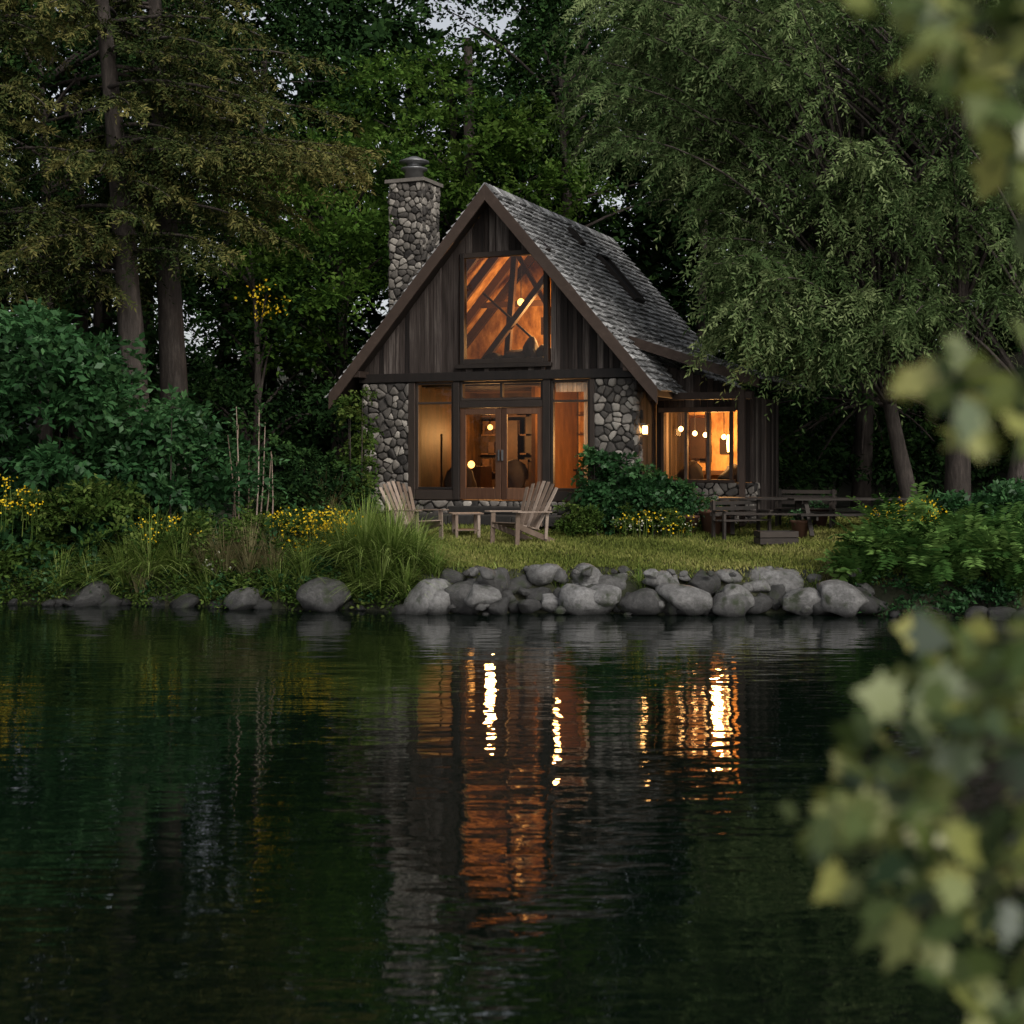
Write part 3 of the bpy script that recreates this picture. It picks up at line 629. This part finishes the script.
conifer(bA,[tA[0],31,17],.34,6.6,54,3.8,[(9.5,-.1,5.3),(9.7,-.2,5.9),(9.2,-.12,5.5),(9.4,-.3,5.8),(9.3,-.35,4.9),(8.2,-.3,3.6),(7.6,-.5,3.0),(8.8,.1,4.0),(7.2,3.6,3.2),(7.5,4.2,3),(8.0,-1.2,2.6),(9,-1.5,2.6),(10.8,-.4,4.2),(11.6,-.6,4),(12.3,-.3,4)])
bB=S(180,515,33); conifer(bB,[S(135,0,33)[0],33.5,19],.36,7.6,50,4.0,[(9.5,-.6,3.5),(8.8,-1.3,3),(10.5,-.6,3.5),(12,-.3,4.5),(11,-.1,4.5)],.1)
bC=S(-20,515,31.5); conifer(bC,[-12.2,31.5,18],.4,5.6,56,4.6,[(7,-.3,3.6),(8,-.6,4),(9.5,-.2,4)],.3)

def broad(name,px,Y,poly,n,Y0,Y1,mat,r=.9,nt_=26,nl=9,ll=.17,lw=.09,lean=0,tall=13.,r0=.28):
    e=empty(name); tr=Acc(); lf=Leaves(); X0=(px-512)*Y/F; b=np.array([X0,Y,float(g(X0,Y))-.2]); tp=b+np.array([lean,0,tall]); c_=curve(b,(b+tp)/2+np.array([.4,0,0]),tp,14)
    tr.tube(c_,[r0*(1-.8*k/13) for k in range(14)],9,flute=.1)
    C=inpoly(poly,n,Y0,Y1)
    for q in C[::3]:
        k=int(np.clip((q[2]-3)/tall*14,3,12)); tr.tube(curve(c_[k],(c_[k]+q)/2+np.array([0,0,.6]),q,7),[.05*(1-.8*z/6)+.006 for z in range(7)],5)
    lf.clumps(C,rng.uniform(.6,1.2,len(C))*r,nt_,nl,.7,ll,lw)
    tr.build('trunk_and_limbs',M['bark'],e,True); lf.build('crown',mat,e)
broad('maple_tree',335,40,[(230,190),(300,140),(400,150),(395,250),(350,330),(290,380),(240,320)],76,36,41,FOL['bright'],.8,tall=9)
broad('maple_tree',450,44,[(330,100),(420,50),(560,60),(600,170),(560,240),(400,240)],80,40,45,FOL['bright'],.9)
broad('alder_tree',560,42,[(400,-60),(700,-60),(720,200),(560,200),(520,150),(470,120)],84,40,46,FOL['bg'],1.1)
broad('alder_tree',250,37,[(170,230),(330,250),(360,360),(330,480),(200,480),(170,350)],50,36,41,FOL['bg'],1.0,tall=7,r0=.15)
broad('alder_tree',860,38,[(700,380),(1050,360),(1050,480),(700,480)],76,37,42,FOL['bg'],.9)
broad('alder_tree',40,40,[(-80,-60),(330,-60),(330,120),(200,260),(-80,260)],110,37,43,FOL['bg'],1.2)

# distant forest mass
ft=empty('forest'); lf=Leaves(); tr=Acc()
def skyline(x): return np.interp(x,[-40,-14,-6,-3.8,-1,1.5,6,14,40],[26,25,22,15.4,15.0,17.2,17.5,18.5,22])+1.4*np.sin(x*1.1)+.8*np.sin(x*2.7+1)
C=[]
for k in range(1750):
    y=rng.uniform(44,62); x_=rng.uniform(-26,26)*y/45; gz=float(g(x_,y)); zt=float(skyline(x_*45/y))*(y/45)
    C.append([x_,y,gz+.2+(zt-gz)*rng.uniform(0,1)])
C=np.array(C)
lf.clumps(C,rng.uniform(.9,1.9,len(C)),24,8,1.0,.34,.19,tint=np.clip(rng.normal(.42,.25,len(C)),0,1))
for k in range(34):
    y=rng.uniform(43,58);x_=rng.uniform(-20,20); r=rng.uniform(.18,.34); z=float(g(x_,y))
    tr.tube([(x_,y,z-.2),(x_+rng.uniform(-.3,.3),y,z+7),(x_+rng.uniform(-.6,.6),y,z+14)],[r,r*.8,r*.4],8)
tr.build('forest_trunks',M['bark'],ft,True); lf.build('forest_foliage',FOL['bg'],ft)
C=[]
for k in range(520):
    s_=random.choice([-1,1]); y=rng.uniform(28,46); x_=s_*rng.uniform(14.5,26); C.append([x_,y,float(g(x_,y))+rng.uniform(.3,17)])
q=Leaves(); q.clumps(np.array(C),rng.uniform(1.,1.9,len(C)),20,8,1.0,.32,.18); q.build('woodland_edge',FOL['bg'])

# ---------------------------------------------------------------- shrubs & plants
def shrub(name,poly,n,Y0,Y1,mat,r=.35,nt_=22,nl=7,tl=.35,ll=.14,lw=.08,stems=6,C=None):
    C=inpoly(poly,n,Y0,Y1) if C is None else C; n=len(C); lf=Leaves(); e=empty(name); lf.clumps(C,rng.uniform(.7,1.25,n)*r,nt_,nl,tl,ll,lw); lf.build('leaves',mat,e)
    tr=Acc(); b=C.mean(0); b[2]=float(g(b[0],b[1]))-.1
    for q in C[::max(1,n//stems)]: 
        b2=b.copy(); b2[0]+=(q[0]-b[0])*.85; b2[1]+=(q[1]-b[1])*.85; b2[2]=float(g(b2[0],b2[1]))-.05
        tr.tube(curve(b2,(b2+q)/2+np.array([0,0,.1]),q,6),[.025,.022,.018,.014,.01,.006],5)
    tr.build('stems',M['bark'],e)
    return C
shrub('elder_shrub',[(-60,330),(30,318),(110,350),(120,450),(110,600),(-60,605)],120,27.6,30.5,FOL['shrub'],.5,ll=.2,lw=.11,tl=.5)
shrub('elder_shrub',[(100,370),(160,400),(220,430),(240,480),(220,560),(100,585)],90,28,31,FOL['shrub'],.42,ll=.17,lw=.09,tl=.42)
shrub('bramble_shrub',[(0,500),(60,480),(140,500),(200,550),(180,605),(0,605)],90,27.0,28.2,FOL['olive'],.32,ll=.12,lw=.06)
shrub('bramble_shrub',[(180,520),(300,510),(350,530),(330,600),(190,602)],90,26.5,29.0,FOL['olive'],.28,ll=.09,lw=.045,tl=.3)
shrub('bramble_shrub',[(260,520),(350,515),(360,570),(270,575)],34,26.9,27.8,FOL['shrub'],.25,ll=.10,lw=.05,tl=.3)
xs=rng.uniform(-10.5,-1.7,150); dd_=rng.uniform(.05,.7,150); ys=shore(xs)+dd_
shrub('bank_plants',None,0,0,0,FOL['olive'],.2,20,6,.26,.09,.045,20,np.stack([xs,ys,g(xs,ys)+.1],1))
xs=rng.uniform(-10.5,-2.2,60); ys=shore(xs)+rng.uniform(.1,.6,60)
shrub('bank_plants',None,0,0,0,FOL['shrub'],.18,20,6,.26,.09,.05,12,np.stack([xs,ys,g(xs,ys)+.12],1))
shrub('climbing_vine',[(590,450),(630,455),(640,500),(640,528),(585,528),(588,480)],40,31.2,31.9,FOL['shrub'],.25,ll=.12,lw=.08,tl=.25)
shrub('hydrangea_shrub',[(640,470),(690,480),(705,528),(600,530),(610,500)],44,30.7,31.7,FOL['shrub'],.25,ll=.12,lw=.08,tl=.25)
shrub('climbing_vine',[(350,380),(366,380),(368,500),(340,510)],26,32.5,33.5,FOL['olive'],.22,ll=.1,lw=.06,tl=.25)
shrub('laurel_shrub',[(270,440),(350,470),(365,520),(260,520)],46,31.5,34,FOL['bg'],.4,ll=.13,lw=.07)
shrub('laurel_shrub',[(920,505),(1060,485),(1060,530),(910,540)],36,28,30,FOL['shrub'],.3)
shrub('bramble_shrub',[(560,508),(700,515),(700,532),(560,530)],34,30.3,30.9,FOL['olive'],.16,ll=.08,lw=.04,tl=.2)
xs=rng.uniform(5.9,11,44); ys=shore(xs)+rng.uniform(.0,.5,44)
shrub('bank_plants',None,0,0,0,FOL['shrub'],.2,20,6,.26,.10,.05,12,np.stack([xs,ys,g(xs,ys)+.08],1))
def flowers(name,poly,n,Y0,Y1,mat,per=9,sz=.05,rad=.09,stem=True):
    C=inpoly(poly,n,Y0,Y1); lf=Leaves(); m_=n*per; P=np.repeat(C,per,0)+rnd(m_)*rad*np.array([1,1,.6]); lf.add(P,rnd(m_),rnd(m_)+np.array([0,-.5,1]),sz,sz*.9,rng.uniform(0,1,m_))
    e=empty(name); lf.build('petals',mat,e)
    if stem:
        t=Acc()
        for q in C: b=q.copy(); b[2]=max(float(g(b[0],b[1])),q[2]-.6); t.tube([b,(b+q)/2+np.array([.02,0,0]),q],[.008,.006,.004],4)
        t.build('stalks',FOL['olive'],e)
flowers('goldenrod_flowers',[(270,512),(352,508),(362,530),(330,550),(272,552)],84,26.6,27.3,FOL['yellow'],9,.05,.11)
flowers('goldenrod_flowers',[(130,520),(190,515),(200,540),(140,548)],12,26.8,27.4,FOL['yellow'],8,.045,.08)
flowers('yellow_daisy_flowers',[(-10,478),(40,485),(35,510),(-10,510)],22,26.9,27.2,FOL['yellow'])
flowers('yellow_daisy_flowers',[(865,505),(930,498),(945,522),(875,532)],44,25.9,26.7,FOL['yellow'])
flowers('yellow_daisy_flowers',[(630,512),(700,518),(700,530),(610,528)],24,30.0,30.4,FOL['yellow'],5)
flowers('cream_flowers',[(600,515),(690,522),(690,530),(600,528)],14,30.2,30.4,FOL['white'],5)
flowers('yellow_blossom',[(235,280),(280,290),(285,330),(240,320)],10,34.5,35,FOL['yellow'],8,.08,.12,False)
flowers('cream_flowers',[(200,560),(230,550),(240,575),(200,585)],8,26.4,26.6,FOL['white'],4)
def grass(name,px,Y,n,Lg,mat,wd=.018,spread=.6,z0=None,base=.15):
    X0=(px-512)*Y/F; e=empty(name); A=rng.uniform(0,2*math.pi,n); sp=rng.uniform(.05,spread,n); h=np.stack([np.cos(A),np.sin(A),np.zeros(n)],1)
    O=np.array([X0,Y,0])+h*rng.uniform(0,base,n)[:,None]; O[:,2]=(g(O[:,0],O[:,1]) if z0 is None else z0)
    Ls=Lg*rng.uniform(.6,1.1,n); K=7; co=[];idx=[]
    D=nz(h*sp[:,None]+np.array([0,0,1.])); side=np.cross(D,h+1e-3); side=nz(side)
    for k in range(K):
        s_=k/(K-1); P=O+D*(s_*Ls)[:,None]+h*(s_**2.3*Ls*sp*.9)[:,None]-np.array([0,0,1.])*(s_**2.5*Ls*sp*.75)[:,None]; w_=wd*(1-s_**1.5)+.001
        co.append(P+side*w_/2); co.append(P-side*w_/2)
    co=np.stack(co,1)
    b=(np.arange(n)*2*K)[:,None,None]; f=np.array([[2*k,2*k+1,2*k+3,2*k+2] for k in range(K-1)])[None]
    raw_mesh('blades',co.reshape(-1,3),(b+f).ravel(),4,np.repeat(np.clip(rng.normal(.5,.25,n),0,1),K-1),mat,e)
for px,dY,n,Lg in ((365,.75,520,1.5),(392,.7,520,1.5),(345,.7,340,1.3),(415,.7,300,1.1),(380,.35,400,1.2),(360,.3,300,1.0),(405,.35,300,.9),(150,.5,320,1.4),(125,.4,300,1.2),(180,.5,320,1.1),(305,.5,200,.8),(60,.4,200,.8),(435,.6,110,.6),(210,.3,200,.9),(280,.3,200,.8),(90,.3,200,.7)):
    yy=float(shore((px-512)*26.2/F))+dY; grass('fountain_grass',px,yy,n,Lg,FOL['grass'],.026,.9)
for px,dY,n,Lg in ((225,.5,260,1.1),(250,.5,280,1.1),(272,.5,200,.95),(205,.6,150,.9),(140,.3,120,.9),(325,6,110,1.5),(830,.5,60,.5)):
    yy=float(shore((px-512)*26.2/F))+dY; grass('dry_grass',px,yy,n,Lg,FOL['dry'],.018,.5)
for px in (455,500,560,640,700,760,815):
    Y=float(shore((px-512)*25.5/F))+.45; grass('shore_grass',px,Y,60,.32,FOL['grass'],.014,.8)
cn=empty('bamboo_canes'); t=Acc(); lf=Leaves()
for k in range(8):
    b=S(228+k*6+random.uniform(-4,4),530,29.0+random.uniform(-.4,.4)); b[2]=float(g(b[0],b[1])); tp=b+np.array([rng.uniform(-.2,.2),0,rng.uniform(1.9,3.0)]); t.tube([b,(b+tp)/2+np.array([.03,0,0]),tp],[.018,.015,.008],5)
    q=b+(tp-b)*rng.uniform(.55,1,9)[:,None]; lf.twigs(q,rnd(9)+np.array([0,0,.3]),.35,6,.13,.05,.4)
t.build('canes',M['chairwood'],cn); lf.build('leaves',FOL['shrub'],cn)
def fern(px,Y,n,Lg):
    X0=(px-512)*Y/F; e=empty('fern'); A=rng.uniform(0,2*math.pi,n); lf=Leaves(); K=44
    h=np.stack([np.cos(A),np.sin(A),np.zeros(n)],1); O=np.array([X0,Y,float(g(X0,Y))-.05])+h*.08; D=h*rng.uniform(.15,.7,n)[:,None]+np.array([0,0,1.])
    dr_=rng.uniform(.3,.75,n)
    lf.twigs(O,D,Lg*rng.uniform(.75,1.15,n),K,.17,.05,droop=dr_,spread=.8,tint=rng.uniform(.1,1,n),jit=.04,upj=.12,tv=.06)
    lf.build('fronds',FOL['fern'],e)
for px,dY,n,Lg in ((880,.5,50,1.9),(925,.4,54,2.1),(965,.4,54,2.1),(1010,.4,54,2.0),(905,1.5,50,2.1),(990,1.3,50,2.1),(1050,.5,40,1.8),(858,.4,36,1.4),(945,1.5,50,2.0)): fern(px,float(shore((px-512)*24.6/F))+dY,n,Lg)

# ---------------------------------------------------------------- near-bank maple overhanging from the right
fe=empty('maple_tree'); tr=Acc(); lf=Leaves()
tb_=np.array([2.6,1.9,.9]); tt_=np.array([2.3,2.4,6.0]); c_=curve(tb_,np.array([2.4,2.0,3]),tt_,12); tr.tube(c_,[.14*(1-.6*k/11) for k in range(12)],9)
def spray(poly,n,Y0,Y1,size):
    C=inpoly(poly,n,Y0,Y1); cen=C.mean(0)
    k=int(np.argmin(np.abs(c_[:,2]-cen[2]-.2))); main=curve(c_[k],(c_[k]+cen)/2+np.array([0,0,.15]),cen,8); tr.tube(main,[.012*(1-.7*z/7) for z in range(8)],6)
    for q in C[::5]: tr.tube([main[5],(main[5]+q)/2+np.array([0,0,.03]),q],[.004,.003,.002],4)
    D=rnd(n)*.6+np.array([-.4,-.1,-.5]); lf.add(C,D,rnd(n)*.6+np.array([-.1,-.6,.8]),size*rng.uniform(.6,1.2,n),size*rng.uniform(.5,.9,n),rng.beta(1.3,1.6,n))
spray([(925,-30),(1080,-30),(1080,200),(1005,150),(955,90),(895,10)],110,1.9,2.6,.08)
spray([(845,-30),(960,-30),(1000,110),(950,60),(870,10)],34,2.1,2.6,.075)
spray([(905,365),(1080,320),(1080,445),(980,440),(920,410)],70,1.9,2.5,.07)
spray([(1000,110),(1080,110),(1080,330),(1015,200)],20,2.1,2.5,.075)
spray([(900,690),(960,640),(1080,620),(1080,1080),(980,1060),(905,950),(860,830)],230,1.8,2.7,.075)
spray([(780,815),(880,700),(960,850),(870,900)],50,1.9,2.5,.07)
spray([(920,640),(1060,600),(1070,720),(930,720)],45,1.9,2.4,.075)
tr.build('trunk_and_branches',M['bark'],fe,True); lf.build('leaves',FOL['fg'],fe,LOBE)

# ---------------------------------------------------------------- light, sky, camera
SE,SR=math.radians(38),math.radians(150)
wd=bpy.data.worlds.new('World'); scene.world=wd; wd.use_nodes=True; nt=wd.node_tree; nt.nodes.clear()
sky=nt.nodes.new('ShaderNodeTexSky'); sky.sky_type='NISHITA'; sky.sun_disc=False; sky.sun_elevation=SE; sky.sun_rotation=SR; sky.dust_density=3
hs=nt.nodes.new('ShaderNodeHueSaturation'); hs.inputs['Saturation'].default_value=.25
bg=nt.nodes.new('ShaderNodeBackground'); bg.inputs[1].default_value=.15; ow=nt.nodes.new('ShaderNodeOutputWorld')
nt.links.new(sky.outputs[0],hs.inputs['Color']); nt.links.new(hs.outputs[0],bg.inputs[0]); nt.links.new(bg.outputs[0],ow.inputs[0])
sl=bpy.data.lights.new('sun','SUN'); sl.energy=1.5; sl.angle=math.radians(14); sl.color=(1,.96,.9)
so=bpy.data.objects.new('sun',sl); link(so)
sd=Vector((math.sin(SR)*math.cos(SE),math.cos(SR)*math.cos(SE),math.sin(SE))); so.rotation_euler=sd.to_track_quat('Z','Y').to_euler()
cam=bpy.data.cameras.new('camera'); cam.lens=50; cam.sensor_width=36; cam.shift_y=-(512-HY)/1024; cam.clip_end=1000; cam.clip_start=.05
cam.dof.use_dof=True; cam.dof.focus_distance=32; cam.dof.aperture_fstop=2.0
co_=bpy.data.objects.new('camera',cam); co_.location=(0,0,H); co_.rotation_euler=(math.radians(90),0,0); link(co_); scene.camera=co_
scene.view_settings.view_transform='Standard'; scene.view_settings.look='None'; scene.view_settings.exposure=0
